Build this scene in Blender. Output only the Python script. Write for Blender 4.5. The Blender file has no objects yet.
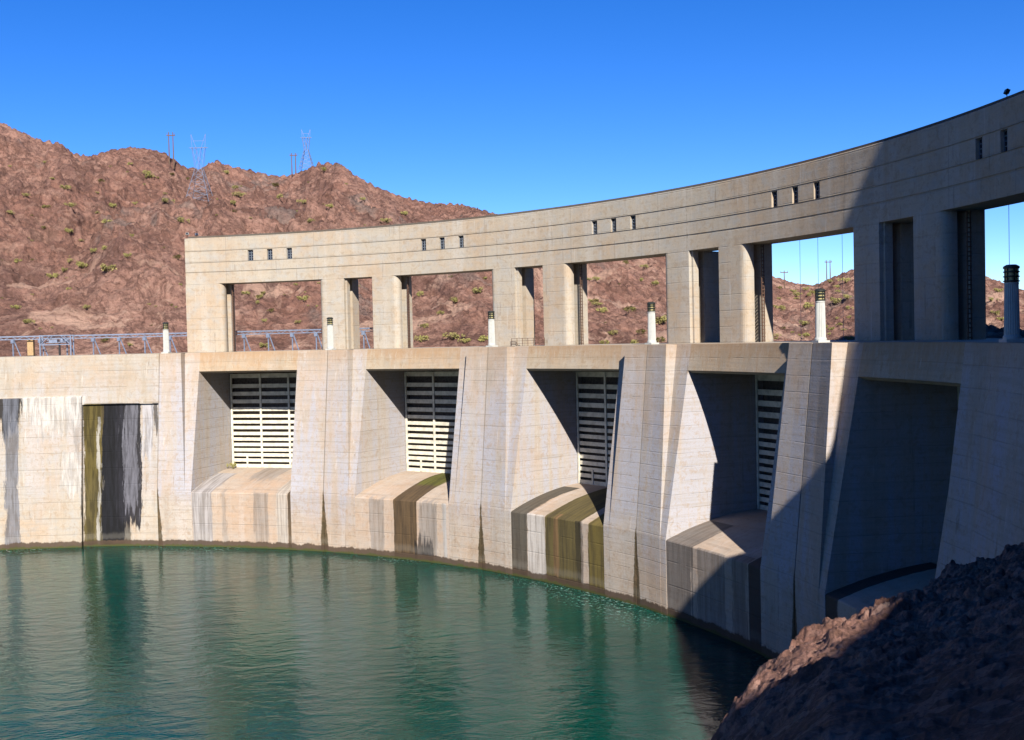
import bpy, bmesh, math, random
import numpy as np
from mathutils import Vector, Matrix
rng = random.Random(7)
R_ = math.radians
scene = bpy.context.scene
COL = scene.collection

# ------------------------------------------------------------------ camera, sky, sun, exposure
CAM = np.array([86.2406, -52.8766, 0.8620])
F_PX, YAW, PITCH, ROLL = 1082.857, -0.263436, -0.027449, -0.022607
cam_d = bpy.data.cameras.new('camera')
cam_d.sensor_fit = 'HORIZONTAL'; cam_d.sensor_width = 36.0
cam_d.lens = 36.0 * F_PX / 1024.0
cam_d.clip_start = 0.1; cam_d.clip_end = 12000
cam = bpy.data.objects.new('camera', cam_d); COL.objects.link(cam)
def cam_axes():
    cy, sy = math.cos(YAW), math.sin(YAW); cp, sp = math.cos(PITCH), math.sin(PITCH); cr, sr = math.cos(ROLL), math.sin(ROLL)
    fwd = np.array([sy*cp, cy*cp, sp]); up0 = np.array([-sy*sp, -cy*sp, cp]); right0 = np.array([cy, -sy, 0])
    right = cr*right0 + sr*up0; up = -sr*right0 + cr*up0
    return right, up, fwd
AX_R, AX_U, AX_F = cam_axes()
cam.matrix_world = Matrix(((AX_R[0], AX_U[0], -AX_F[0], CAM[0]), (AX_R[1], AX_U[1], -AX_F[1], CAM[1]),
                           (AX_R[2], AX_U[2], -AX_F[2], CAM[2]), (0, 0, 0, 1)))
scene.camera = cam
SUN_E = R_(34.1); SUN_A = -0.4499            # elevation; azimuth the light travels towards (from +y to +x)
to_sun = Vector((-math.sin(SUN_A)*math.cos(SUN_E), -math.cos(SUN_A)*math.cos(SUN_E), math.sin(SUN_E)))
sun_d = bpy.data.lights.new('sun', 'SUN'); sun_d.energy = 5.0; sun_d.angle = R_(0.5); sun_d.color = (1.0, 0.93, 0.82)
sun = bpy.data.objects.new('sun', sun_d); COL.objects.link(sun)
sun.location = (150, -200, 200)
sun.rotation_euler = (-to_sun).to_track_quat('-Z', 'Y').to_euler()
world = bpy.data.worlds.new('World'); scene.world = world; world.use_nodes = True
wn = world.node_tree.nodes; wl = world.node_tree.links
for n in list(wn): wn.remove(n)
w_out = wn.new('ShaderNodeOutputWorld'); w_bg = wn.new('ShaderNodeBackground'); w_sky = wn.new('ShaderNodeTexSky')
w_sky.sky_type = 'NISHITA'; w_sky.sun_disc = False
w_sky.sun_elevation = SUN_E; w_sky.sun_rotation = math.atan2(to_sun.x, to_sun.y)
w_sky.altitude = 2500; w_sky.air_density = 0.9; w_sky.dust_density = 0.0; w_sky.ozone_density = 4.0
w_hs = wn.new('ShaderNodeHueSaturation'); w_hs.inputs['Saturation'].default_value = 1.30; w_hs.inputs['Hue'].default_value = 0.514
w_bg.inputs['Strength'].default_value = 0.064
wl.new(w_sky.outputs[0], w_hs.inputs['Color']); wl.new(w_hs.outputs[0], w_bg.inputs['Color']); wl.new(w_bg.outputs[0], w_out.inputs[0])
scene.view_settings.view_transform = 'Standard'; scene.view_settings.look = 'None'
scene.view_settings.exposure = 1.5; scene.view_settings.gamma = 1.0
scene.view_settings.use_curve_mapping = False
try:
    scene.cycles.max_bounces = 6; scene.cycles.diffuse_bounces = 2; scene.cycles.use_denoising = True
except Exception: pass

# ------------------------------------------------------------------ helpers
def ray_dir(px, py):
    v = AX_F + AX_R*((px-512)/F_PX) + AX_U*((370-py)/F_PX)
    return v
def px_az(px, py=340):
    v = ray_dir(px, py); return math.atan2(v[0], v[1])
def px_slope(px, py):
    v = ray_dir(px, py); return v[2]/math.hypot(v[0], v[1])
def cyl(th, r, z): return (r*math.sin(th), r*math.cos(th), z)

class MB:
    """collects faces; per-face-corner uv optional"""
    def __init__(s): s.v = []; s.f = []; s.uv = []
    def poly(s, pts, uv=None):
        i = len(s.v); s.v += [tuple(p) for p in pts]; s.f.append(list(range(i, i+len(pts))))
        s.uv.append(uv if uv else [(0, 0)]*len(pts))
    def box(s, c, h, ax=None):
        c = Vector(c); ax = ax or (Vector((1,0,0)), Vector((0,1,0)), Vector((0,0,1)))
        P = {}
        for i in (-1,1):
            for j in (-1,1):
                for k in (-1,1): P[i,j,k] = c + ax[0]*(i*h[0]) + ax[1]*(j*h[1]) + ax[2]*(k*h[2])
        q = lambda *a: s.poly([P[t] for t in a])
        q((-1,-1,-1),(-1,1,-1),(1,1,-1),(1,-1,-1)); q((-1,-1,1),(1,-1,1),(1,1,1),(-1,1,1))
        q((-1,-1,-1),(1,-1,-1),(1,-1,1),(-1,-1,1)); q((1,1,-1),(-1,1,-1),(-1,1,1),(1,1,1))
        q((-1,1,-1),(-1,-1,-1),(-1,-1,1),(-1,1,1)); q((1,-1,-1),(1,1,-1),(1,1,1),(1,-1,1))
    def bar(s, a, b, w, d=None):
        a, b = Vector(a), Vector(b); z = (b-a); L = z.length; z = z/L
        x = z.cross(Vector((0,0,1)));
        if x.length < 1e-3: x = Vector((1,0,0))
        x.normalize(); y = z.cross(x)
        s.box((a+b)/2, (w/2, (d or w)/2, L/2), (x, y, z))
    def lathe(s, prof, n=20, flute=0, fd=0.0, c=(0,0,0)):
        rings = []
        for r, z in prof:
            ring = []
            for i in range(n):
                a = 2*math.pi*i/n
                rr = r*(1-fd*(i % 2)) if flute and r > 0.01 else r
                ring.append((c[0]+rr*math.cos(a), c[1]+rr*math.sin(a), c[2]+z))
            rings.append(ring)
        for a, b in zip(rings[:-1], rings[1:]):
            for i in range(n):
                j = (i+1) % n; s.poly([a[i], a[j], b[j], b[i]])
        s.poly(rings[0][::-1]); s.poly(rings[-1])
    def cbox(s, t0, t1, r0, r1, z0, z1, n=None):
        n = n or max(1, int(abs(t1-t0)/0.0147)+1)
        for i in range(n):
            a = t0+(t1-t0)*i/n; b = t0+(t1-t0)*(i+1)/n
            A = [cyl(a, r0, z0), cyl(b, r0, z0), cyl(b, r1, z0), cyl(a, r1, z0)]
            B = [(p[0], p[1], z1) for p in A]
            s.poly(A); s.poly(B[::-1])
            s.poly([A[1], A[0], B[0], B[1]]); s.poly([A[3], A[2], B[2], B[3]])
            if i == 0: s.poly([A[0], A[3], B[3], B[0]])
            if i == n-1: s.poly([A[2], A[1], B[1], B[2]])
    def build(s, name, mat, parent=None, merge=0.0005, loc=None, smooth=False, recalc=True):
        off = Vector(loc) if loc else Vector((0,0,0))
        me = bpy.data.meshes.new(name)
        me.from_pydata([tuple(Vector(p)-off) for p in s.v], [], s.f)
        ul = me.uv_layers.new(name='UVMap'); k = 0
        flat = []
        for u in s.uv:
            for q in u: flat += [q[0], q[1]]
        ul.data.foreach_set('uv', flat)
        if merge or recalc:
            bm = bmesh.new(); bm.from_mesh(me)
            if merge: bmesh.ops.remove_doubles(bm, verts=bm.verts, dist=merge)
            if recalc: bmesh.ops.recalc_face_normals(bm, faces=bm.faces)
            bm.to_mesh(me); bm.free()
        me.materials.append(mat)
        if smooth:
            me.polygons.foreach_set('use_smooth', [True]*len(me.polygons))
        o = bpy.data.objects.new(name, me); COL.objects.link(o)
        if parent: o.parent = parent
        return o
def thing(name, label, cat, loc=(0,0,0), rz=0.0, group=None):
    o = bpy.data.objects.new(name, None); COL.objects.link(o)
    o.location = loc; o.rotation_euler = (0,0,rz); o.empty_display_size = 0.5
    o['label'] = label; o['category'] = cat
    if group: o['group'] = group
    return o
def tag(o, label, cat, group=None):
    o['label'] = label; o['category'] = cat
    if group: o['group'] = group
    return o
def dup(root, loc, rz=0.0, label=None, scale=None):
    r = root.copy(); COL.objects.link(r); r.location = loc; r.rotation_euler = (0,0,rz)
    if scale: r.scale = scale
    if label: r['label'] = label
    for ch in root.children:
        c = ch.copy(); COL.objects.link(c); c.parent = r
        for g in ch.children:
            d = g.copy(); COL.objects.link(d); d.parent = c
    return r

# ------------------------------------------------------------------ node helpers
class NT:
    def __init__(s, name):
        s.m = bpy.data.materials.new(name); s.m.use_nodes = True
        s.n = s.m.node_tree.nodes; s.l = s.m.node_tree.links
        s.b = s.n['Principled BSDF']
    def put(s, sock, v):
        if isinstance(v, bpy.types.NodeSocket): s.l.new(v, sock)
        elif v is not None:
            if hasattr(sock.default_value, '__len__') and not hasattr(v, '__len__'): v = (v, v, v)
            if hasattr(sock.default_value, '__len__') and len(sock.default_value) == 4 and len(v) == 3: v = (*v, 1)
            sock.default_value = v
    def M(s, op, a, b=None, c=None, clamp=False):
        n = s.n.new('ShaderNodeMath'); n.operation = op; n.use_clamp = clamp
        s.put(n.inputs[0], a); s.put(n.inputs[1], b); s.put(n.inputs[2], c); return n.outputs[0]
    def noise(s, vec, scale, detail=4, rough=0.55, dist=0.0):
        n = s.n.new('ShaderNodeTexNoise'); s.put(n.inputs['Vector'], vec)
        n.inputs['Scale'].default_value = scale; n.inputs['Detail'].default_value = detail
        n.inputs['Roughness'].default_value = rough; n.inputs['Distortion'].default_value = dist
        return n.outputs['Fac']
    def voro(s, vec, scale, feature='F1', out='Distance'):
        n = s.n.new('ShaderNodeTexVoronoi'); n.feature = feature; s.put(n.inputs['Vector'], vec)
        n.inputs['Scale'].default_value = scale; return n.outputs[out]
    def mix(s, f, a, b, mode='MIX'):
        n = s.n.new('ShaderNodeMix'); n.data_type = 'RGBA'; n.blend_type = mode; n.clamp_factor = True
        s.put(n.inputs[0], f); s.put(n.inputs[6], a); s.put(n.inputs[7], b); return n.outputs[2]
    def ss(s, x, a, b, to0=0.0, to1=1.0):          # smoothstep
        n = s.n.new('ShaderNodeMapRange'); n.interpolation_type = 'SMOOTHSTEP'
        s.put(n.inputs[0], x); s.put(n.inputs[1], a); s.put(n.inputs[2], b); s.put(n.inputs[3], to0); s.put(n.inputs[4], to1)
        return n.outputs[0]
    def comb(s, x, y, z):
        n = s.n.new('ShaderNodeCombineXYZ'); s.put(n.inputs[0], x); s.put(n.inputs[1], y); s.put(n.inputs[2], z); return n.outputs[0]
    def sep(s, v):
        n = s.n.new('ShaderNodeSeparateXYZ'); s.put(n.inputs[0], v); return n.outputs
    def pos(s): return s.n.new('ShaderNodeNewGeometry').outputs['Position']
    def nor(s): return s.n.new('ShaderNodeNewGeometry').outputs['True Normal']
    def uv(s): return s.sep(s.n.new('ShaderNodeTexCoord').outputs['UV'])
    def obj(s): return s.n.new('ShaderNodeTexCoord').outputs['Object']
    def bump(s, h, strength=0.3, dist=0.05, normal=None):
        n = s.n.new('ShaderNodeBump'); n.inputs['Strength'].default_value = strength; n.inputs['Distance'].default_value = dist
        s.put(n.inputs['Height'], h)
        if normal is not None: s.put(n.inputs['Normal'], normal)
        return n.outputs[0]
    def done(s, col, rough=0.8, bump=None, metal=0.0, spec=0.3):
        s.put(s.b.inputs['Base Color'], col); s.put(s.b.inputs['Roughness'], rough); s.put(s.b.inputs['Metallic'], metal)
        s.put(s.b.inputs['Specular IOR Level'], spec)
        if bump is not None: s.put(s.b.inputs['Normal'], bump)
        return s.m

# ------------------------------------------------------------------ measured geometry of the dam
TH0, DL = 0.0114, 0.2926
RS, RB = 110.3, 114.2                 # front and back of the upper structure
RLIP, ZLIP, ZW = 98.7, -22.0, -30.6   # vertical base wall, lip of the spillways, river level
SB = 8.65                             # half width of a spillway recess
ZTOP, ZOPEN = 19.2, 11.5
def Rf(z): return RLIP + 0.02 + max(0, min(1, (z-ZLIP)/-ZLIP))*3.88
def Rp(z): return RLIP + max(0, min(1, (z-ZLIP)/-ZLIP))*2.3
def thb(k): return TH0 + k*DL

def concrete(name, base=(0.50, 0.40, 0.29), stains=(), kk=0.55, waterband=True, streak=0.5, white=0.0, joints=1.55, wood=1.0, grey=0.35, wedge=False, seam=False, top_streak=0.0, uvs=False, vj=False):
    K = kk
    base = tuple(v*K for v in base)
    t = NT(name); p = t.pos(); x, y, z = t.sep(p)
    th = t.M('MULTIPLY', t.M('ARCTAN2', x, y), 100.0)
    rr = t.M('SQRT', t.M('ADD', t.M('MULTIPLY', x, x), t.M('MULTIPLY', y, y)))
    zs = z
    if uvs:
        u_ = t.uv(); th, rr, zs = t.M('ADD', u_[0], uvs*37.0), 0.0, u_[1]
    flat = t.comb(th, rr, zs)
    big = t.noise(flat, 0.09, 4, 0.6)
    mid = t.noise(flat, 0.6, 5, 0.65)
    fine = t.noise(flat, 6.0, 4, 0.7)
    sv = t.comb(t.M('MULTIPLY', th, 1.0), rr, t.M('MULTIPLY', zs, 0.055))
    st1 = t.noise(sv, 0.55, 5, 0.65, 0.2)
    st2 = t.noise(sv, 1.9, 4, 0.7, 0.1)
    st3 = t.noise(t.comb(th, rr, t.M('MULTIPLY', zs, 0.03)), 2.2, 5, 0.7, 0.1)
    dark = tuple(c*0.72 for c in base); warm = (base[0]*1.0, base[1]*0.88, base[2]*0.78)
    pale = (base[0]*1.12, base[1]*1.18, base[2]*1.30)
    g = sum(base)/3; gr = (g*0.98, g*1.0, g*1.0)
    c = t.mix(t.ss(big, 0.42, 0.62), base, warm)
    c = t.mix(t.M('MULTIPLY', t.ss(mid, 0.42, 0.7), grey), c, gr)
    c = t.mix(t.M('MULTIPLY', t.ss(st1, 0.52, 0.68), streak), c, dark)
    c = t.mix(t.M('MULTIPLY', t.ss(st2, 0.55, 0.72), streak*0.8), c, (base[0]*0.86, base[1]*0.70, base[2]*0.55))
    c = t.mix(t.M('MULTIPLY', t.ss(st1, 0.5, 0.32), 0.55), c, pale)
    if white > 0:
        zz = t.M('ADD', z, t.M('MULTIPLY', t.M('SUBTRACT', big, 0.5), 14.0))
        w = t.M('MULTIPLY', t.ss(zz, 3.0, -8.0), t.ss(zz, -26.5, -20.5))
        w = t.M('MULTIPLY', w, t.ss(st1, 0.62, 0.40, 0.15, 1.0))
        c = t.mix(t.M('MULTIPLY', w, white), c, (0.225, 0.23, 0.27))
    # faint pour panels of slightly different tone
    cell = t.n.new('ShaderNodeTexWhiteNoise'); cell.noise_dimensions = '2D'
    t.put(cell.inputs['Vector'], t.comb(t.M('FLOOR', t.M('DIVIDE', th, 3.9)), t.M('FLOOR', t.M('DIVIDE', z, joints*2)), 0))
    c = t.mix(0.03, c, t.mix(cell.outputs['Value'], (0.12, 0.12, 0.12), (0.9, 0.9, 0.9)), 'OVERLAY')
    # lift lines and form boards
    lf = t.M('ABSOLUTE', t.M('SUBTRACT', t.M('FRACT', t.M('DIVIDE', z, joints)), 0.5))
    lift = t.M('MULTIPLY', t.ss(lf, 0.462, 0.486), t.ss(t.noise(flat, 0.35, 3), 0.36, 0.54))
    c = t.mix(t.M('MULTIPLY', lift, 0.34 if wood > .6 else 0.2), c, tuple(k*0.45 for k in base))
    bd = t.M('FRACT', t.M('DIVIDE', z, 0.31))
    board = t.noise(t.comb(t.M('MULTIPLY', th, 0.12), t.M('MULTIPLY', rr, 0.12), t.M('MULTIPLY', z, 3.2)), 1.0, 3, 0.6)
    c = t.mix(t.M('MULTIPLY', t.ss(board, 0.45, 0.68), 0.42*wood), c, dark)
    blot = t.noise(flat, 1.3, 6, 0.75, 0.5)
    c = t.mix(t.M('MULTIPLY', t.ss(blot, 0.50, 0.64), 0.5), c, (base[0]*.74, base[1]*.62, base[2]*.5))
    c = t.mix(t.M('MULTIPLY', t.ss(blot, 0.46, 0.34), 0.45), c, (base[0]*.78, base[1]*.8, base[2]*.84))
    runs = t.M('MULTIPLY', t.ss(st3, 0.60, 0.70), t.ss(st1, .42, .56))
    c = t.mix(t.M('MULTIPLY', runs, 0.75), c, (base[0]*1.25, base[1]*1.32, base[2]*1.5))
    c = t.mix(t.M('MULTIPLY', t.M('MULTIPLY', t.ss(st3, 0.40, 0.31), t.ss(mid, .42, .56)), 0.7), c, (base[0]*.52, base[1]*.45, base[2]*.38))
    c = t.mix(t.M('MULTIPLY', t.ss(fine, 0.48, 0.72), 0.38), c, dark)
    pits = t.noise(flat, 2.6, 6, 0.8)
    c = t.mix(t.M('MULTIPLY', t.ss(pits, 0.58, 0.70), 0.5), c, tuple(k*0.5 for k in base))
    u = t.uv(); s0, z0 = u[0], u[1]
    if vj:
        q = t.M('ABSOLUTE', t.M('SUBTRACT', t.M('FRACT', t.M('DIVIDE', t.M('SUBTRACT', th, 100*TH0+25*DL), 50*DL)), 0.5))
        c = t.mix(t.M('MULTIPLY', t.ss(q, 0.4965, 0.4985), 0.5), c, tuple(k*0.5 for k in base))
    if seam:
        sm = t.ss(t.M('ABSOLUTE', s0), 0.13, 0.04)
        c = t.mix(t.M('MULTIPLY', sm, 0.6), c, tuple(k*0.4 for k in base))
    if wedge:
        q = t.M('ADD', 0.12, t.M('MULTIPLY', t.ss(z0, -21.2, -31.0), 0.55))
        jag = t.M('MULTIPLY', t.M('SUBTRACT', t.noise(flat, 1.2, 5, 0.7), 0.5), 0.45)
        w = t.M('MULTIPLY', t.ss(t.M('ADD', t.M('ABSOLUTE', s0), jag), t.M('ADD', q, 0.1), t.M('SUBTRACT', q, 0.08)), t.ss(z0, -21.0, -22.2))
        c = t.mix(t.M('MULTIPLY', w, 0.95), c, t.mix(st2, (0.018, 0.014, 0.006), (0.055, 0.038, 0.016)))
        # weathered lower zone with spalls
        lowz = t.M('MULTIPLY', t.ss(z0, -20.5, -22.5), t.ss(t.noise(flat, 0.8, 6, 0.75), 0.5, 0.66))
        c = t.mix(t.M('MULTIPLY', lowz, 0.35), c, (0.17, 0.105, 0.06))
    jit = t.M('MULTIPLY', t.M('SUBTRACT', t.noise(t.comb(th, rr, t.M('MULTIPLY', zs, 0.16)), 0.7, 6, 0.75), 0.5), 2.4)
    for (a, b, za, zb, colr, k, ragged) in stains:
        sj = t.M('ADD', s0, t.M('MULTIPLY', jit, ragged))
        zj = t.M('ADD', z0, t.M('MULTIPLY', t.M('SUBTRACT', st2, 0.5), 9.0*ragged))
        e = 0.10 + 0.5*ragged
        f = t.M('MULTIPLY', t.ss(sj, a-e, a+e), t.ss(sj, b+e, b-e))
        low = t.ss(z0, zb-0.6-3.0*ragged, zb+0.6+3.0*ragged)
        f = t.M('MULTIPLY', f, low)
        f = t.ss(t.M('ADD', f, t.M('MULTIPLY', t.M('SUBTRACT', st3, 0.5), 0.9+1.5*ragged)), 0.36, 0.62)
        topz = zj if za < -22.05 else z0
        f = t.M('MULTIPLY', f, t.ss(topz, za+0.12+(.9*ragged if za < -22.05 else 0), za-0.03))
        f = t.M('MULTIPLY', f, t.ss(t.M('MULTIPLY', low, t.ss(sj, a-2*e-.3, a)), 0.0, 0.25))
        f = t.M('MULTIPLY', f, t.ss(sj, b+2*e+.3, b))
        d2 = tuple(v*0.45*K for v in colr); colr = tuple(v*K for v in colr)
        c = t.mix(t.M('MULTIPLY', f, k), c, t.mix(t.ss(st2, 0.40, 0.62), colr, d2))
    if top_streak > 0:
        tz = t.M('ADD', z, t.M('MULTIPLY', t.M('SUBTRACT', st2, 0.5), 6.0))
        c = t.mix(t.M('MULTIPLY', t.ss(tz, -2.6, 0.2), top_streak), c, (0.21, 0.125, 0.065))
    rough = 0.85
    if waterband:
        wz = t.M('ADD', z, t.M('MULTIPLY', t.M('SUBTRACT', t.noise(t.comb(th, rr, t.M('MULTIPLY', z, .3)), 0.6, 7, 0.8), 0.5), 1.6))
        band = t.ss(wz, ZW+1.05, ZW+0.85)
        c = t.mix(t.M('MULTIPLY', t.M('MULTIPLY', t.ss(wz, ZW+2.4, ZW+1.7), t.ss(wz, ZW+1.0, ZW+1.4)), 0.08), c, (0.31, 0.29, 0.255))
        c = t.mix(t.M('MULTIPLY', band, 0.93), c, t.mix(mid, (0.06, 0.036, 0.024), (0.02, 0.016, 0.010)))
        c = t.mix(t.M('MULTIPLY', t.ss(wz, ZW+0.4, ZW+0.1), 0.9), c, (0.035, 0.04, 0.01))
    h = t.M('ADD', t.M('MULTIPLY', fine, 0.5), t.M('ADD', t.M('MULTIPLY', board, 0.6), t.M('MULTIPLY', pits, 0.5)))
    h = t.M('SUBTRACT', h, t.M('MULTIPLY', lift, 1.2))
    return t.done(c, rough, t.bump(h, 0.45, 0.05), spec=0.2)

OLIVE = (0.11, 0.085, 0.022); BROWN = (0.10, 0.062, 0.028); BLACK = (0.008, 0.009, 0.014); GREYS = (0.27, 0.25, 0.24); WHT = (0.66, 0.64, 0.62); PINK = (0.55, 0.40, 0.31); GREEN = (0.13, 0.14, 0.02)
M_PIER = concrete('pier concrete', (0.49, 0.425, 0.36), white=0.8, wedge=True, seam=True, top_streak=0.3, streak=0.4)
M_LINTEL = concrete('lintel concrete', (0.47, 0.39, 0.295), waterband=False, top_streak=0.55)
M_DECK = concrete('deck concrete', (0.52, 0.46, 0.38), waterband=False, streak=0.1)
M_UPPER = concrete('upper concrete', (0.475, 0.42, 0.345), vj=True, waterband=False, streak=0.25, joints=1.9, grey=0.6, wood=.5)
M_WALL = None and concrete('left wall concrete', (0.55, 0.42, 0.30), white=0.35, streak=0.35, top_streak=0.15)
M_CAP = concrete('dark coping', (0.13, 0.115, 0.10), waterband=False)  # coping toned darker than the wall below it
APR = (0.49, 0.40, 0.325)
APRON = {
 0: [(-8.6, -5.2, -14, -34, (0.40, 0.39, 0.41), .75, .7), (-3.6, -2.6, -21, -31, GREYS, .4, 1.), (2.0, 4.6, -21.9, -30, GREYS, .55, .8), (8.1, 9, -20, -34, BROWN, .9, .3), (6.0, 8.0, -15, -34, (.5, .47, .43), .6, .8), (-2, 3, -5, -17, GREYS, .55, 1.)],
 1: [(-1.6, 2.6, -8, -34, BROWN, .95, .25), (-1.6, 3.0, -8.5, -16.5, GREEN, .75, .7), (-6.0, -3.4, -22.1, -30, GREYS, .6, .5), (3.2, 6.4, -22.1, -30.5, GREYS, .65, .8), (2.2, 5.5, -28.2, -34, BLACK, .8, 1.2), (7.4, 8.2, -22, -34, (.42, .44, .46), .6, .6)],
 2: [(-8.7, -5.7, -12, -34, (.07, .065, .05), .88, .6), (-5.6, -2.3, -21.9, -33, WHT, .6, .5), (-2.3, 4.3, -8, -34, OLIVE, .94, .5), (-.8, .1, -21, -34, (.25, .14, .07), .6, .6), (5.7, 9, -12, -34, (.14, .105, .02), .94, .5), (3.4, 4.6, -22, -31, BLACK, .6, .9)],
 3: [(-8.7, -4, -16, -34, (.12, .11, .11), .75, 1.), (-3, 2, -21.9, -33, (.22, .2, .19), .6, 1.), (3.5, 6, -21, -34, (.2, .15, .12), .6, 1.), (6.5, 9, -20, -34, BLACK, .85, .5)],
 4: [(-8.7, -6.5, -12, -34, BLACK, .85, .6), (-3, 0, -22, -33, GREYS, .6, 1.)],
}
M_APRON = {k: concrete('apron concrete', APR, stains=v, uvs=k+1, streak=0.3, white=0.0, joints=2.7) for k, v in APRON.items()}
S_LEFT = [(-26.7, -18, -7.9, -11, (.13, .075, .03), .8, 1.0), (-26.75, -19.2, -7.9, -36, (.06, .052, .04), .82, .9), (-28.2, -26.85, -7.6, -15, GREYS, .4, 1.), (-26.7, -21.9, -7.9, -20, (.10, .075, .03), .93, .7), (-26.7, -23.9, -7.9, -36, OLIVE, .9, .45), (-23.8, -20.2, -7.9, -36, BLACK, .98, .8), (-21.6, -17.4, -7.9, -27, (.02, .02, .028), .97, .9), (-24.6, -24.15, -10, -33, WHT, .5, .7), (-20.3, -17.9, -8, -24, (.2, .2, .24), .7, 1.2), (-15.6, -14.3, -7.9, -12, BLACK, .75, 1.2), (-17, -15.6, -8, -17, (.5, .5, .55), .7, 1.),
          (-13.95, -13.3, -19, -36, BLACK, .85, .5), (-40.2, -36.2, -6.7, -11.8, BLACK, .93, 1.), (-38.8, -36.6, -6.7, -33, (.16, .17, .21), .8, 1.), (-36, -27, -6.6, -11.5, WHT, .55, 1.6), (-29.6, -27.0, -15.5, -22, WHT, .5, 1.), (-45, -41, -6.7, -26, BLACK, .7, 1.4)]
M_LEFT = concrete('left panel concrete', (0.48, 0.42, 0.345), kk=.52, grey=.6, stains=S_LEFT, streak=0.5, white=0.35, joints=2.6)

def simple(name, col, rough=0.6, metal=0.0, var=0.25, scale=3.0, bumps=0.1):
    col = tuple(v*.56 for v in col)
    t = NT(name); p = t.pos()
    n = t.noise(p, scale, 5, 0.65)
    c = t.mix(t.ss(n, 0.35, 0.7), col, tuple(v*(1-var) for v in col))
    return t.done(c, rough, t.bump(n, bumps, 0.02), metal)
M_WHITE = simple('lamp white paint', (0.54, 0.55, 0.53), 0.55, var=0.12)
M_LANT = simple('dark bronze lantern', (0.045, 0.05, 0.045), 0.45, 0.4)
M_LGLASS = simple('yellowed lantern glass', (0.50, 0.44, 0.22), 0.25)
M_GATE = simple('cream gate steel', (0.85, 0.80, 0.66), 0.6, var=0.35, scale=1.2)
M_GBACK = simple('dark rusted skin plate', (0.17, 0.13, 0.105), 0.7, var=0.5)
M_BLUE = simple('blue grey painted steel', (0.22, 0.27, 0.39), 0.5, 0.1, var=0.3)
M_TAN = simple('tan steel cabinet', (0.45, 0.30, 0.15), 0.6)
M_GALV = simple('galvanised steel', (0.22, 0.26, 0.36), 0.5, 0.2)
M_WOOD = simple('weathered pole timber', (0.16, 0.10, 0.07), 0.85)
M_DARK = simple('dark steel', (0.035, 0.035, 0.04), 0.5, 0.5)
M_RUST = simple('rusty steel', (0.16, 0.09, 0.06), 0.7, 0.2)
M_PANE = simple('dark window glass', (0.015, 0.022, 0.04), 0.12, var=0.3, bumps=0.0)
M_FRAME = simple('grey window bars', (0.20, 0.23, 0.28), 0.6)

# ------------------------------------------------------------------ DAM
dam = thing('dam', 'curved tan concrete dam wall with sloping piers and stained spillway bays rising from green water', 'dam', (cyl(TH0+2*DL, 100, 0)[0], cyl(TH0+2*DL, 100, 0)[1], ZW))
DLOC = dam.location.copy()
def arc_uv(th, thc, r): return (th-thc)*r
def pier(k):                                  # pier at bay index k + 0.5 ; halves at the ends
    thp = thb(k+0.5); m = MB()
    left_end, right_end = k < 0, k > 3
    levels = [0.0, -1.5, -3.0, -8.0, -13.0, -18.0, ZLIP, -26.0, -30.0, -34.0]
    outl = []
    for z in levels:
        f, pr = Rf(z), Rp(z)
        q = min(1, -z/22.0); w = 3.72 + 1.0*q
        L = [(thb(k+1)-math.asin(SB/113.0), 113.0), (thb(k+1)-math.asin(SB/f), f), (thp+w/f, f), (thp+w/pr, pr), (thp+w/2/pr, pr+0.11), (thp+0.06/pr, pr+0.2)]
        Rt = [(thp-0.06/pr, pr+0.2), (thp-w/2/pr, pr+0.11), (thp-w/pr, pr), (thp-w/f, f), (thb(k)+math.asin(SB/f), f), (thb(k)+math.asin(SB/113.0), 113.0)]
        groove = [(thp+0.055/pr, pr+0.33), (thp-0.055/pr, pr+0.33)]
        if left_end: pts = L + [(thp+0.0/pr, pr+0.09), (thp, 113.0)]
        elif right_end: pts = L[:0] + [(thp+14/pr, pr), (thp+0.06/pr, pr+0.05)] + groove + Rt
        else: pts = L + groove + Rt
        outl.append([(t, r, z) for t, r in pts])
    for A, B in zip(outl[:-1], outl[1:]):
        for i in range(len(A)-1):
            q = [A[i], A[i+1], B[i+1], B[i]]
            m.poly([cyl(*p) for p in q], [(arc_uv(p[0], thp, p[1]), p[2]) for p in q])
    # cap: proud front part only (deck covers the rest)
    A = [p for p in outl[0] if p[1] < Rf(0)+0.01]
    fr = [p for p in A if p[1] < Rf(0)-0.01]
    t0, t1 = fr[0][0], fr[-1][0]
    if left_end: t1 = thp
    cap = [cyl(t0, Rf(0), 0)] + [cyl(p[0], p[1], 0) for p in fr] + [cyl(t1, Rf(0), 0)]
    m.poly(cap)
    return m.build('pier', M_PIER, dam, loc=DLOC)
for k in range(-1, 5): pier(k)
def lintel(k):
    m = MB(); tc = thb(k); n = 12
    f0, f1 = Rf(0), Rf(-3)
    for i in range(n):
        s0, s1 = -SB+2*SB*i/n, -SB+2*SB*(i+1)/n
        T = lambda s, r: tc+math.asin(s/r)
        m.poly([cyl(T(s0, f0), f0, 0), cyl(T(s1, f0), f0, 0), cyl(T(s1, f1), f1, -3), cyl(T(s0, f1), f1, -3)])
        m.poly([cyl(T(s0, f1), f1, -3), cyl(T(s1, f1), f1, -3), cyl(T(s1, f1), f1+0.55, -3.3), cyl(T(s0, f1), f1+0.55, -3.3)])
        m.poly([cyl(T(s0, f1), f1+0.55, -3.3), cyl(T(s1, f1), f1+0.55, -3.3), cyl(T(s1, 113), 113, -3.6), cyl(T(s0, 113), 113, -3.6)])
    return m.build('lintel', M_LINTEL, dam, loc=DLOC)
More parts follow.
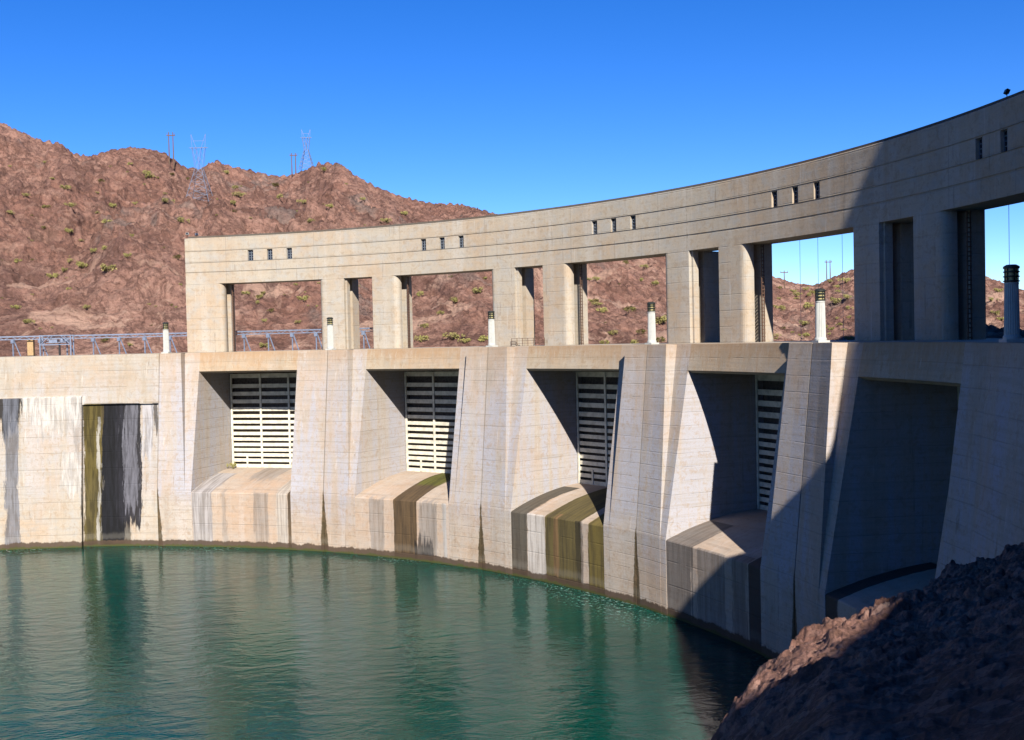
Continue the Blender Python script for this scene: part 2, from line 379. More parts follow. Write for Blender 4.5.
def apron(k):
    m = MB(); tc = thb(k); ns, no = 24, 18
    prof = [(RLIP+0.06, -34.0, -34.0), (RLIP+0.06, -30.5, -30.5), (RLIP+0.06, -26.0, -26.0), (RLIP+0.06, ZLIP-0.12, ZLIP-0.12), (RLIP+0.14, ZLIP, ZLIP)]
    vlen = ZLIP
    for i in range(1, no+1):
        q = i/no; r = RLIP+0.14 + q*(112.2-RLIP-0.14); z = ZLIP + 2.5*(1-(1-q)**2.0)
        vlen += math.hypot(r-prof[-1][0], z-prof[-1][1]); prof.append((r, z, vlen))
    for (r0, z0, v0), (r1, z1, v1) in zip(prof[:-1], prof[1:]):
        for i in range(ns):
            s0, s1 = -SB-.02+2*(SB+.02)*i/ns, -SB-.02+2*(SB+.02)*(i+1)/ns
            m.poly([cyl(tc+math.asin(s0/r0), r0, z0), cyl(tc+math.asin(s1/r0), r0, z0), cyl(tc+math.asin(s1/r1), r1, z1), cyl(tc+math.asin(s0/r1), r1, z1)],
                   [(s0, v0), (s1, v0), (s1, v1), (s0, v1)])
    return m.build('spillway_apron', M_APRON[k], dam, loc=DLOC)
for k in range(5): lintel(k); apron(k)
THL = -1.05; THR = thb(4.5)+14/101.0
m = MB()                                       # deck: top, back wall
nseg = 170
for i in range(nseg):
    a = THL+(THR-THL)*i/nseg; b = THL+(THR-THL)*(i+1)/nseg
    m.poly([cyl(a, Rf(0), 0), cyl(b, Rf(0), 0), cyl(b, 121, 0), cyl(a, 121, 0)])
    m.poly([cyl(a, 121, 0), cyl(b, 121, 0), cyl(b, 121, -40), cyl(a, 121, -40)])
m.build('deck', M_DECK, dam, loc=DLOC)
# left wall: upper band flush, lower panels (one sunk, one proud)
m = MB(); thp0 = thb(-0.5); tP = TH0-26.83/RLIP; tcl = TH0
def lw(m, t0, t1, prof):
    n = max(1, int((t1-t0)/0.012))
    for i in range(n):
        a = t0+(t1-t0)*i/n; b = t0+(t1-t0)*(i+1)/n
        for (r0, z0), (r1, z1) in zip(prof[:-1], prof[1:]):
            q = [(a, r0, z0), (b, r0, z0), (b, r1, z1), (a, r1, z1)]
            m.poly([cyl(*p) for p in q], [((p[0]-tcl)*RLIP, p[2]) for p in q])
def Rl(z): return RLIP + max(0, min(1, (z+30)/30.0))*2.3
lw(m, THL, tP, [(Rf(0), 0), (Rl(0), 0), (Rl(-6.4), -6.4), (Rl(-6.7)-.35, -6.75), (Rl(-14)-.35, -14), (RLIP-.35, -30), (RLIP-.35, -34)])
lw(m, tP, thp0, [(Rf(0), 0), (Rl(0), 0), (Rl(-7.95), -7.95), (Rl(-8)+.4, -8.0), (Rl(-14)+.4, -14), (RLIP+.4, -30), (RLIP+.4, -34)])
for t, ra, rb in ((tP, -.35, .4), (thp0, 0, .4)):        # the step between the panels
    for z0, z1 in ((-6.75, -14), (-14, -34)) if t == tP else ((-8, -14), (-14, -34)):
        q = [(t, Rl(z0)+ra, z0), (t, Rl(z0)+rb, z0), (t, Rl(z1)+rb, z1), (t, Rl(z1)+ra, z1)]
        m.poly([cyl(*p) for p in q], [((p[0]-tcl)*RLIP, p[2]) for p in q])
m.build('abutment_wall', M_LEFT, dam, loc=DLOC)

# ------------------------------------------------------------------ UPPER STRUCTURE
ups = thing('gate_hoist_structure', 'curved concrete frame on top of the dam with tall open bays and small high windows', 'building', cyl(thb(2), 112, 0))
ULOC = ups.location.copy()
UT0, UT1 = -0.128, thb(4.5)+0.0072
grooves = (13.42, 15.03, 16.95)
wins = []
for k in range(5):
    for c0 in (-3.62, -0.1, 3.5): wins.append((thb(k)+(c0-.5)/RS, thb(k)+(c0+.5)/RS))
ts = sorted(set([UT0, UT1] + [x for w in wins for x in w]))
full = [ts[0]]
for a, b in zip(ts[:-1], ts[1:]):
    n = max(1, int((b-a)/0.015)); full += [a+(b-a)*(i+1)/n for i in range(n)]
prof = [(RS, ZOPEN)]
for g in grooves: prof += [(RS, g-.075), (RS+.09, g-.06), (RS+.09, g+.06), (RS, g+.075)]
prof += [(RS, ZTOP-.05), (RS+.05, ZTOP)]
m = MB()
for a, b in zip(full[:-1], full[1:]):
    mid = (a+b)/2; inw = any(w[0] < mid < w[1] for w in wins)
    for (r0, z0), (r1, z1) in zip(prof[:-1], prof[1:]):
        if inw and abs(z0-(grooves[1]+.075)) < .01 and abs(z1-(grooves[2]-.075)) < .01: continue
        m.poly([cyl(a, r0, z0), cyl(b, r0, z0), cyl(b, r1, z1), cyl(a, r1, z1)])
    m.poly([cyl(a, RS, ZOPEN), cyl(b, RS, ZOPEN), cyl(b, RB, ZOPEN), cyl(a, RB, ZOPEN)])
    m.poly([cyl(a, RB, ZOPEN), cyl(b, RB, ZOPEN), cyl(b, RB, ZTOP), cyl(a, RB, ZTOP)])
    m.poly([cyl(a, RS+.05, ZTOP), cyl(b, RS+.05, ZTOP), cyl(b, RB, ZTOP), cyl(a, RB, ZTOP)])
for t in (UT0, UT1): m.poly([cyl(t, r, z) for r, z in prof] + [cyl(t, RB, ZTOP), cyl(t, RB, ZOPEN)])
wz0, wz1 = grooves[1]+.075, grooves[2]-.075
for a, b in wins:                                # window reveals
    o = [(a, wz0), (b, wz0), (b, wz1), (a, wz1)]
    for p, q in zip(o, o[1:]+o[:1]): m.poly([cyl(p[0], RS, p[1]), cyl(q[0], RS, q[1]), cyl(q[0], RS+.45, q[1]), cyl(p[0], RS+.45, p[1])])
m.build('top_wall', M_UPPER, ups, loc=ULOC)
for a, b in wins:
    fm = MB(); c = (a+b)/2; rr = RS+.34
    X = Vector((math.cos(c), -math.sin(c), 0)); Y = Vector((math.sin(c), math.cos(c), 0)); C0 = Vector(cyl(c, rr, (wz0+wz1)/2)); Z = Vector((0,0,1))
    hw, hh = .5, (wz1-wz0)/2
    for sx in (-1, 0, 1): fm.box(C0+X*sx*(hw-.05), (.04, .05, hh), (X, Y, Z))
    for i in range(5): fm.box(C0+Z*(-hh+.04+(2*hh-.08)*i/4)-Y*.01, (hw-.01, .04, .035), (X, Y, Z))
    fo = fm.build('window', M_FRAME, ups, loc=ULOC, merge=0)
    pm = MB(); pm.box(C0+Y*.09, (hw, .02, hh), (X, Y, Z)); po = pm.build('pane', M_PANE, fo, loc=ULOC, merge=0)
m = MB(); m.cbox(UT0+.004, UT1-.004, RS+.42, RB-.1, ZTOP+.003, ZTOP+.36); m.build('coping', M_CAP, ups, loc=ULOC)
hp = DL/2*RS
def front_pillar(k, side):
    """front pillar of pier k+.5; rounded towards the wide bay, stepped towards the narrow one"""
    thp = thb(k+.5); xw, xn = hp-8.73, 2.66
    rad = .95
    pts = [(xn, RS), ]                          # (|s|, r) from narrow side to wide side, front, then back
    if k in (-1, 4): pts = [(-.74 if False else 0.70, RS)]
    pts += [(xw-rad, RS)] + [(xw-rad+rad*math.sin(a), RS+rad*(1-math.cos(a))) for a in [i*math.pi/12 for i in range(1, 7)]]
    pts += [(xw, RS+1.3)]
    if k in (-1, 4): pts += [(0.70, RS+1.3)]
    else: pts += [(xn-.3, RS+1.3), (xn-.3, RS+.45), (xn, RS+.45)]
    P = [(thp+side*s/r, r) for s, r in pts]
    mm = MB()
    for i in range(len(P)):
        a, b = P[i], P[(i+1) % len(P)]
        mm.poly([cyl(a[0], a[1], 0), cyl(b[0], b[1], 0), cyl(b[0], b[1], ZOPEN), cyl(a[0], a[1], ZOPEN)])
    return mm.build('front_pillar', M_UPPER, ups, loc=ULOC)
def rear_pillar(k, side):
    thp = thb(k+.5); xw, xn = hp-8.6, 2.6
    if k in (-1, 4): xn = .7
    mm = MB(); a, b = thp+side*xn/RS, thp+side*xw/RS
    P = [(a, 112.75), (b, 112.75), (b, RB-.003), (thp+side*(xn+1.5)/RS, 114.75 if k < 2 else 116.2), (a, 114.75 if k < 2 else 116.2)]
    for i in range(5):
        p, q = P[i], P[(i+1) % 5]
        mm.poly([cyl(p[0], p[1], 0), cyl(q[0], q[1], 0), cyl(q[0], q[1], ZOPEN), cyl(p[0], p[1], ZOPEN)])
    mm.poly([cyl(p[0], p[1], ZOPEN-.004) for p in P]); mm.build('rear_pillar', M_UPPER, ups, loc=ULOC)
for k in range(-1, 5):
    for side in (-1, 1):
        if (k == -1 and side < 0) or (k == 4 and side > 0): continue
        front_pillar(k, side); rear_pillar(k, side)
# hoist chains in the slot beside each wide bay
for k in range(5):
    mm = MB(); s = -8.05; th = thb(k)+s/112.1
    X = Vector((math.cos(th), -math.sin(th), 0)); Y = Vector((math.sin(th), math.cos(th), 0)); Z = Vector((0,0,1))
    top = ZOPEN if k < 4 else ZOPEN
    n = int(top/.42)
    for i in range(n):
        c = Vector(cyl(th, 112.1, .21+i*.42))
        for q in (-.17, .17): mm.box(c+Y*q, (.05, .045, .24 if i % 2 else .2), (X, Y, Z))
        mm.box(c, (.10, .2, .05), (X, Y, Z))
    co = mm.build('hoist_chain', M_RUST, ups, loc=ULOC, merge=0)
# ------------------------------------------------------------------ GATES
def make_gate():
    g = thing('spillway_gate', 'x', 'gate', (0,0,0), 0, 'spillway gates under the dam deck')
    m = MB(); m.box((0, 1.35, -11.7), (8.6, .06, 8.1)); m.build('skin_plate', M_GBACK, g, merge=0)
    zs = [-4.1, -5.8, -7.1, -8.4, -9.7, -10.85, -11.85, -12.8, -13.8, -14.75, -15.65, -16.55, -17.4, -18.3, -19.25]
    for i, z in enumerate(zs):
        m = MB(); hgt = (.32 if z > -10 else .27) if i else .36
        if i == len(zs)-1: hgt = .3
        m.box((0, .30, z), (8.55, .05, hgt)); m.box((0, .80, z), (8.5, .45, .04)); m.build('girder', M_GATE, g, merge=0)
    for s in (-8.35, -2.9, 2.3, 8.0):
        m = MB(); m.box((s, .17, -11.65), (.16, .07, 7.85)); m.build('stiffener', M_GATE, g, merge=0)
    for s in (-5.7, 5.2):
        m = MB(); m.box((s, .22, -18.4), (.14, .07, 1.0)); m.build('stub_stiffener', M_GATE, g, merge=0)
    return g
gate_lab = ['farthest cream slatted steel gate, brightly sunlit over its lower two thirds',
            'cream slatted gate above the apron with one brown algae band, half in pier shadow',
            'fully shaded slatted gate above the olive stained apron',
            'shaded slatted gate mostly hidden by the pier beside it, left of the darkest bay',
            'slatted gate hidden deep in the dark nearest bay above the rock bank']
gp = make_gate()
for k in range(5):
    loc = cyl(thb(k), 110.75, 0)
    g = gp if k == 0 else dup(gp, loc, -thb(k))
    g.location = loc; g.rotation_euler = (0, 0, -thb(k)); g['label'] = gate_lab[k]

# ------------------------------------------------------------------ LAMPS on the piers
def make_lamp():
    l = thing('lamp_post', 'x', 'lamp', (0,0,0), 0, 'lamp columns along the dam deck')
    m = MB(); m.box((0,0,.1), (.60,.60,.1)); m.lathe([(.56,.2),(.56,.36),(.5,.46)], 24); m.build('plinth', M_WHITE, l, merge=0)
    m = MB(); m.lathe([(.48,.46),(.47,1.5),(.45,2.8),(.43,3.75)], 40, 1, .09); m.lathe([(.45,3.75),(.45,3.86)], 24); m.build('column', M_WHITE, l, merge=0)
    m = MB(); m.lathe([(.36,3.86),(.36,4.85)], 16); lg = m.build('lantern', M_LGLASS, l, merge=0)
    m = MB()
    for z in (3.9, 4.2, 4.5): m.lathe([(.44,z),(.50,z+.02),(.50,z+.08),(.42,z+.11)], 20)
    m.lathe([(.5,4.76),(.5,4.9),(.3,5.02)], 20)
    for i in range(6):
        a = i*math.pi/3; m.box((.4*math.cos(a), .4*math.sin(a), 4.35), (.03,.03,.48))
    m.build('lantern_cage', M_LANT, lg, merge=0)
    return l
lamp_lab = {-1.5: 'white lamp column cut by the left edge, beside the blue hoist frame', -.5: 'white lamp column beside the left end of the upper structure',
            .5: 'small white lamp column in front of the wall right of the first wide opening', 1.5: 'white lamp column at the right edge of the second wide opening',
            2.5: 'white lamp column near the right edge of the third wide opening', 3.5: 'white fluted lamp column with sky and hill behind in the fourth opening',
            4.5: 'largest fluted lamp column, in the nearest opening by the right edge'}
lp = None
for k, lb in lamp_lab.items():
    th = thb(k) + (.008 if k == -.5 else 0) + {2.5: -.001, 4.5: .0117, 3.5: .001}.get(k, 0)
    r = 102.0
    if lp is None: lp = make_lamp(); o = lp
    else: o = dup(lp, (0,0,0))
    o.location = cyl(th, r, 0.002); o.rotation_euler = (0,0,-th); o['label'] = lb

# ------------------------------------------------------------------ small deck things
# balcony rail in the second narrow opening
rl = thing('guard_rail', 'rusty guard rail across the foot of the second narrow opening', 'railing', cyl(thb(1.5), 110.0, 0), -thb(1.5))
m = MB()
for z in (.4, .75, 1.1): m.bar((-3.1, -.2, z), (3.1, -.2, z), .05)
m.build('rail', M_RUST, rl, merge=0)
for i in range(7):
    m = MB(); m.bar((-3.1+6.2*i/6, -.2, 0), (-3.1+6.2*i/6, -.2, 1.15), .06); m.build('post', M_RUST, rl, merge=0)
# blue crane beam behind the left wall
cb = thing('crane_runway', 'long blue steel runway beam on slanted legs behind the left deck', 'runway', cyl(-.25, 119, 0))
CL = cb.location.copy()
m = MB(); n = 40; t0, t1 = -.62, .14
for i in range(n):
    a = t0+(t1-t0)*i/n; b = t0+(t1-t0)*(i+1)/n
    for z, w in ((3.45, .22), (2.95, .14)): m.bar(cyl(a, 118.6, z), cyl(b, 118.6, z), w)
    m.bar(cyl(a, 118.6, 2.95), cyl((a+b)/2, 118.6, 3.45), .08); m.bar(cyl((a+b)/2, 118.6, 3.45), cyl(b, 118.6, 2.95), .08)
m.build('beam', M_BLUE, cb, loc=CL, merge=0)
th = t0+.01
while th < t1:
    m = MB(); m.bar(cyl(th, 118.6, 0), cyl(th, 118.6, 3.0), .17); m.bar(cyl(th+.011, 118.3, 0), cyl(th+.002, 118.6, 2.6), .14)
    m.box(Vector(cyl(th, 118.5, 2.6)), (.3, .2, .3)); m.build('leg', M_BLUE, cb, loc=CL, merge=0)
    th += .0385
# hoist carriage on the left
hc = thing('hoist_carriage', 'blue steel hoist carriage with a motor under the left end of the runway', 'hoist', cyl(-.352, 117.4, 0), .352)
m = MB()
for sx in (-2.6, 2.6):
    for sy in (-.8, .8): m.bar((sx, sy, 0), (sx, sy, 3.6), .18)
for sy in (-.8, .8):
    for z in (1.9, 3.5): m.bar((-2.6, sy, z), (2.6, sy, z), .16)
    m.bar((-2.6, sy, 1.9), (-.9, sy, 3.5), .1); m.bar((2.6, sy, 1.9), (.9, sy, 3.5), .1)
m.build('frame', M_BLUE, hc, merge=0)
m = MB(); m.box((-.5, 0, 2.5), (.7, .5, .3)); m.lathe([(.3, 2.2), (.36, 2.3), (.36, 2.75), (.28, 2.9)], 14, c=(.9, 0, 0)); m.build('motor', M_BLUE, hc, merge=0)
m = MB(); m.bar((.6, -.5, 0), (.6, -.5, 2.2), .28); m.build('pedestal', M_DARK, hc, merge=0)
m = MB(); m.bar((-2.9, -.3, 3.05), (2.9, -.3, 3.05), .14); m.bar((-1.9, -.2, 2.3), (2.4, -.2, 2.3), .12); m.build('drive_shaft', M_BLUE, hc, merge=0)
for x, lb in ((-5.0, 'tan control cabinet left of the blue hoist carriage'),):
    th = -.352 + x/117.0
    cbx = thing('control_cabinet', lb, 'cabinet', cyl(th, 119.6, 0), -th)
    m = MB(); m.box((0, 0, 1.55), (.75 if x > -3 else .5, .5, 1.45)); m.build('case', M_TAN, cbx, merge=0)
    m = MB(); m.box((0, 0, .05), (.8 if x > -3 else .55, .55, .05)); m.box((0, 0, 3.04), (.82 if x > -3 else .58, .58, .04)); m.build('trim', M_DARK, cbx, merge=0)
def floodlight(th, r, z, rz, lb, mat):
    f = thing('floodlight', lb, 'floodlight', cyl(th, r, z), rz); f.scale = (.72, .72, .72)
    m = MB(); m.box((0,0,.03), (.16,.16,.03)); m.bar((0,0,.06), (0,0,.5), .07); m.build('stand', M_DARK, f, merge=0)
    m = MB(); ax = (Vector((1,0,0)), Vector((0,.9,-.43)), Vector((0,.43,.9))); m.box((0,0,.68), (.32,.2,.25), ax); h = m.build('head', mat, f, merge=0)
    m = MB(); m.box(Vector((0,0,.68))-ax[1]*.21, (.27,.015,.2), ax); m.build('lens', M_PANE, h, merge=0)
floodlight(1.175, 111.0, ZTOP+.363, -1.3, 'small dark floodlight on the roof edge near the upper right corner', M_DARK)
floodlight(-.1262, 111.0, ZTOP+.363, .2, 'small pale floodlight on the left end of the upper structure roof', M_WHITE)
floodlight(-.117, 112.4, ZTOP+.363, .9, 'small grey floodlight just right of the pale one on the roof end', M_GALV)
# hoist ropes hanging in the two nearest openings
for k, ss in ((3, (-4.6, -1.6, 2.4)), (4, (-6.1, -3.4))):
    for i, s in enumerate(ss):
        th = thb(k)+s/114.6
        m = MB(); m.bar((0,0,0), (0,0,ZOPEN+2), .04)
        nm = {3: ('leftmost', 'middle', 'rightmost'), 4: ('left', 'right')}[k][i]
        o = m.build('hoist_rope', M_BLUE, None, merge=0); o.location = cyl(th, 114.55, 0.0)
        tag(o, '%s thin rope hanging against the sky in the %s opening' % (nm, {3: 'fourth wide', 4: 'nearest'}[k]), 'rope', 'ropes hanging behind the upper structure')

# ------------------------------------------------------------------ TERRAIN (numpy noise)
def vnoise(x, y, seed):
    xi = np.floor(x).astype(np.int64); yi = np.floor(y).astype(np.int64); fx = x-xi; fy = y-yi
    def h(a, b):
        n = (a*374761393 + b*668265263 + seed*1442695041) & 0xFFFFFFFF
        n = ((n ^ (n >> 13))*1274126177) & 0xFFFFFFFF
        return ((n ^ (n >> 16)) & 0xFFFF)/65535.0
    u = fx*fx*fx*(fx*(fx*6-15)+10); v = fy*fy*fy*(fy*(fy*6-15)+10)
    return (h(xi, yi)*(1-u)+h(xi+1, yi)*u)*(1-v) + (h(xi, yi+1)*(1-u)+h(xi+1, yi+1)*u)*v
def fbm(x, y, L, oct=5, gain=.5, seed=1, ridged=False):
    s = np.zeros_like(x); a = 1.0; t = 0.0
    for i in range(oct):
        c, q = math.cos(.7*i+.3), math.sin(.7*i+.3)
        n = vnoise((c*x-q*y)/L+17.3*i, (q*x+c*y)/L-9.1*i, seed+i)
        s += a*((1-np.abs(2*n-1))*2-1 if ridged else 2*n-1); t += a; a *= gain; L *= .5
    return s/t
def worley(x, y, L, seed):
    x = x/L; y = y/L; xi = np.floor(x).astype(np.int64); yi = np.floor(y).astype(np.int64)
    f1 = np.full(x.shape, 9.0); f2 = np.full(x.shape, 9.0); idr = np.zeros_like(x)
    def h(a, b, k):
        n = (a*374761393 + b*668265263 + (seed+k)*1442695041) & 0xFFFFFFFF
        n = ((n ^ (n >> 13))*1274126177) & 0xFFFFFFFF
        return ((n ^ (n >> 16)) & 0xFFFF)/65535.0
    for i in (-1, 0, 1):
        for j in (-1, 0, 1):
            a, b = xi+i, yi+j
            d = np.hypot(a+h(a, b, 1)-x, b+h(a, b, 2)-y); c = h(a, b, 3)
            n = d < f1
            f2 = np.where(n, f1, np.minimum(f2, d)); idr = np.where(n, c, idr); f1 = np.where(n, d, f1)
    return f1, f2, idr
def grid_mesh(name, X, Y, Z, mat, close=False):
    n, k = X.shape
    v = np.stack([X.ravel(), Y.ravel(), Z.ravel()], 1)
    I = np.arange(n*k).reshape(n, k)
    f = np.stack([I[:-1, :-1].ravel(), I[1:, :-1].ravel(), I[1:, 1:].ravel(), I[:-1, 1:].ravel()], 1)
    me = bpy.data.meshes.new(name)
    me.vertices.add(len(v)); me.vertices.foreach_set('co', v.astype(np.float32).ravel())
    me.loops.add(f.size); me.loops.foreach_set('vertex_index', f.astype(np.int32).ravel())
    me.polygons.add(len(f)); me.polygons.foreach_set('loop_start', np.arange(0, f.size, 4, dtype=np.int32))
    me.polygons.foreach_set('loop_total', np.full(len(f), 4, np.int32))
    me.update(); me.validate()
    if me.polygons[0].normal.z < 0 and me.polygons[len(f)//2].normal.z < 0: me.flip_normals()
    me.materials.append(mat)
    o = bpy.data.objects.new(name, me); COL.objects.link(o); o['kind'] = 'structure'
    return o
def smooth01(t): t = np.clip(t, 0, 1); return t*t*(3-2*t)

def rock_mat(name, scale, cols, gravel=1.0, bstr=.8, bdist=.3):
    t = NT(name); p = t.pos(); x, y, z = t.sep(p)
    wp = t.comb(x, y, t.M('MULTIPLY', z, 1.4))
    big = t.noise(wp, .018*scale, 6, .65, .6)
    mid = t.noise(wp, .11*scale, 8, .72, .3)
    fin = t.noise(wp, .9*scale, 8, .78)
    st = t.noise(t.comb(t.M('ADD', x, t.M('MULTIPLY', z, 1.6)), t.M('MULTIPLY', y, .25), t.M('MULTIPLY', z, .5)), .06*scale, 6, .7, .8)
    cols = [(q[0]*.73, q[1]*.68, q[2]*.70) for q in cols]
    c = t.mix(t.ss(big, .40, .58), cols[0], cols[1])
    c = t.mix(t.M('MULTIPLY', t.ss(st, .50, .60), .8), c, cols[2])
    c = t.mix(t.M('MULTIPLY', t.ss(mid, .55, .72), .75), c, cols[3])
    c = t.mix(t.M('MULTIPLY', t.ss(mid, .45, .30), .7), c, cols[4])
    wv = t.comb(t.M('ADD', x, t.M('MULTIPLY', z, .9)), t.M('SUBTRACT', y, t.M('MULTIPLY', z, .5)), t.M('MULTIPLY', z, .7))
    for sc_, k_ in ((.045, .6), (.13, .55), (.4, .4)):
        v_ = t.M('ABSOLUTE', t.M('SUBTRACT', t.noise(wv, sc_*scale, 5, .6, 1.0), .5))
        c = t.mix(t.M('MULTIPLY', t.ss(v_, .035, .004), k_), c, tuple(v*.42 for v in cols[0]))
    patch = t.noise(wv, .03*scale, 5, .6, .4)
    c = t.mix(t.M('MULTIPLY', t.ss(patch, .56, .63), .5), c, (cols[0][0]*.75, cols[0][0]*.66, cols[0][0]*.62))
    vr = t.voro(wp, .5*scale, 'F1', 'Color')
    sx = t.sep(vr)
    c = t.mix(t.M('MULTIPLY', gravel*.35, t.ss(sx[0], .55, .9)), c, cols[4])
    c = t.mix(t.M('MULTIPLY', gravel*.35, t.ss(sx[1], .7, .95)), c, cols[3])
    c = t.mix(t.M('MULTIPLY', t.ss(fin, .51, .63), .75), c, tuple(v*.38 for v in cols[0]))
    c = t.mix(t.M('MULTIPLY', t.ss(fin, .45, .32), .35), c, cols[3])
    h = t.M('ADD', t.M('MULTIPLY', mid, 2.0), t.M('ADD', fin, t.M('MULTIPLY', t.voro(wp, .5*scale), .6)))
    return t, c, t.bump(h, bstr, bdist)
t, c, b = rock_mat('desert hill rock', 1.0, [(.25, .14, .105), (.32, .195, .15), (.15, .088, .072), (.40, .265, .205), (.12, .075, .064)], bstr=1.0, bdist=1.1)
p = t.pos(); x, y, z = t.sep(p)
pale = t.noise(p, .05, 5, .7, .5)
lowm = t.ss(z, 38, 8)
c = t.mix(t.M('MULTIPLY', t.M('MULTIPLY', t.ss(pale, .53, .60), lowm), .75), c, (.34, .225, .175))
M_HILL = t.done(c, .92, b, spec=.1)

# hill behind the dam: polar grid about the camera, ridge heights read off the skyline
SKY = [(-300, 60), (-120, 88), (-40, 112), (0, 122), (20, 131), (40, 140), (60, 143), (75, 154), (90, 156), (110, 150), (130, 147), (150, 149), (165, 153), (185, 167), (200, 169), (215, 160), (230, 166), (250, 170), (270, 175), (285, 176), (300, 172), (320, 163), (340, 163), (355, 175), (375, 186), (400, 196), (430, 203), (460, 204), (480, 209), (497, 214), (540, 226), (620, 238), (700, 252), (760, 272), (795, 283), (815, 285), (835, 276), (855, 268), (900, 262), (950, 264), (985, 276), (1024, 290), (1100, 300), (1300, 296)]
sk_az = np.array([px_az(a, b) for a, b in SKY]); sk_m = np.array([px_slope(a, b) for a, b in SKY])
RR = [(-300, 560), (0, 520), (75, 470), (130, 430), (300, 440), (350, 400), (500, 380), (620, 400), (760, 520), (900, 560), (1300, 560)]
rr_az = np.array([px_az(a) for a, _ in RR]); rr_v = np.array([b for _, b in RR], float)
FOOT = [(-300, 225), (0, 222), (300, 205), (500, 190), (700, 185), (760, 195), (1024, 180), (1300, 170)]
ft_az = np.array([px_az(a) for a, _ in FOOT]); ft_v = np.array([b for _, b in FOOT], float)
def hill_h(az, r):
    rr = np.interp(az, rr_az, rr_v); ft = np.interp(az, ft_az, ft_v); mm = np.interp(az, sk_az, sk_m)
    x = CAM[0]+r*np.sin(az); y = CAM[1]+r*np.cos(az)
    zr = CAM[2]+mm*rr
    u = (r-ft)/(rr-ft)
    prof = np.where(u < 1, np.clip(u, 0, 1)**.92, 1-.35*(np.clip(u, 1, 9)-1))
    z = -6 + (zr+6)*prof
    env = smooth01(u*3)*np.clip(1.15-np.abs(u-.5)*1.7, .16, 1)*np.clip(zr/70, .35, 1.2)
    z += env*(11*fbm(x, y, 85, 4, .5, 3, True) + 7.5*fbm(x+y*.4, y*.6, 30, 5, .58, 9, True))
    rough = smooth01(u*5)*np.where(u < 1.02, 1, .3)
    z += rough*(2.8*fbm(x, y, 17, 6, .68, 21, True) + 1.2*fbm(x, y, 4.5, 4, .7, 33, True))
    wx_ = x+3*fbm(x, y, 9, 3, .6, 81); wy_ = y+3*fbm(x, y, 9, 3, .6, 87)
    for L_, a_, sd in ((11, 2.0, 11), (4.5, 1.3, 13), (2.2, .7, 17)):
        f1, f2, c_ = worley(wx_, wy_, L_, sd); z += rough*a_*((c_-.4)*smooth01((f2-f1)/.25)-.3*f1)*smooth01(vnoise(x/30, y/30, 5)*1.6-.3)
    # slanting ledges
    w = (x*.5+y*.3+z*1.7+4*fbm(x, y, 40, 3, .5, 44))/11.0; z += rough*2.2*smooth01((w % 1)*1.6)*np.clip(env, 0, 1)*smooth01(vnoise(x/45, y/45, 15)*2-.6)
    return np.where(u < 0, -6-np.clip(-u, 0, 1)*8, z)
azs = np.linspace(px_az(-260), px_az(1240), 1150)
rs = np.concatenate([np.linspace(160, 560, 480), np.linspace(562, 800, 40)])
AZ, RD = np.meshgrid(azs, rs, indexing='ij')
ZH = hill_h(AZ, RD)
# keep the hill clear of the dam
X = CAM[0]+RD*np.sin(AZ); Y = CAM[1]+RD*np.cos(AZ)
for _ in range(2):
    act = ((ZH-CAM[2])/RD)[:, (rs > 230)].max(1); tgt = np.interp(azs, sk_az, sk_m)
    fac = np.clip((tgt*400+6)/(act*400+6), .7, 1.3)
    kk_ = np.ones(9)/9; fac = np.convolve(np.pad(fac, 4, 'edge'), kk_, 'valid')
    ZH = np.where(ZH > -5, (ZH+6)*fac[:, None]-6, ZH)
rad = np.hypot(X, Y); ZH = np.where((rad < 124), np.minimum(ZH, -50), ZH)
hill = grid_mesh('hill', X, Y, ZH, M_HILL)
def on_hill(px, py):
    """first point of the hill along the ray through a pixel of the photograph"""
    m = px_slope(px, py); a = px_az(px, py)
    i = int(np.clip(np.searchsorted(azs, a), 1, len(azs)-2))
    s = (ZH[i]-CAM[2])/rs
    hit = np.where((s >= m) & (rs > 190))[0]
    if len(hit) == 0: j = int(np.argmax(s))
    else: j = hit[0]
    return Vector((X[i, j], Y[i, j], ZH[i, j])), rs[j]

# ------------------------------------------------------------------ right bank: foreground rock and an unseen abutment hill added as shade caster
SE, CE = math.sin(SUN_E), math.cos(SUN_E)
EU = np.array([math.cos(SUN_A), -math.sin(SUN_A)]); EH = np.array([math.sin(SUN_A), math.cos(SUN_A)])
# unseen abutment hill's outline from the sun, shaped to cast the shade edge
VU = np.array([20, 54.6, 63.3, 72.0, 94.0, 96.0, 98.5, 100.3, 102.2, 105.5, 109.2, 112, 125, 150, 200.]); VV = np.array([-66, -48, -42.7, -37.4, -8.9, -7.0, -6.6, -6.0, 1.5, 10, 21, 30, 52, 66, 70.])
H0U = np.array([20, 54.6, 63.3, 72, 94, 98.5, 109, 120, 200]); H0H = np.array([-112, -104, -98, -90, -56, -50, -36, -34, -40.])
SIL = [(300, 1300), (450, 1080), (560, 930), (640, 830), (700, 762), (712, 742), (735, 702), (765, 668), (800, 641), (828, 624), (850, 627), (880, 611), (905, 600), (945, 572), (985, 558), (1024, 545), (1080, 528), (1140, 515)]
si_az = np.array([px_az(a, b) for a, b in SIL]); si_m = np.array([-px_slope(a, b) for a, b in SIL])
DR = [(300, 11), (560, 17), (712, 25), (800, 30), (905, 38), (1024, 60), (1140, 74)]
dr_az = np.array([px_az(a, 600) for a, _ in DR]); dr_v = np.array([b for _, b in DR], float)
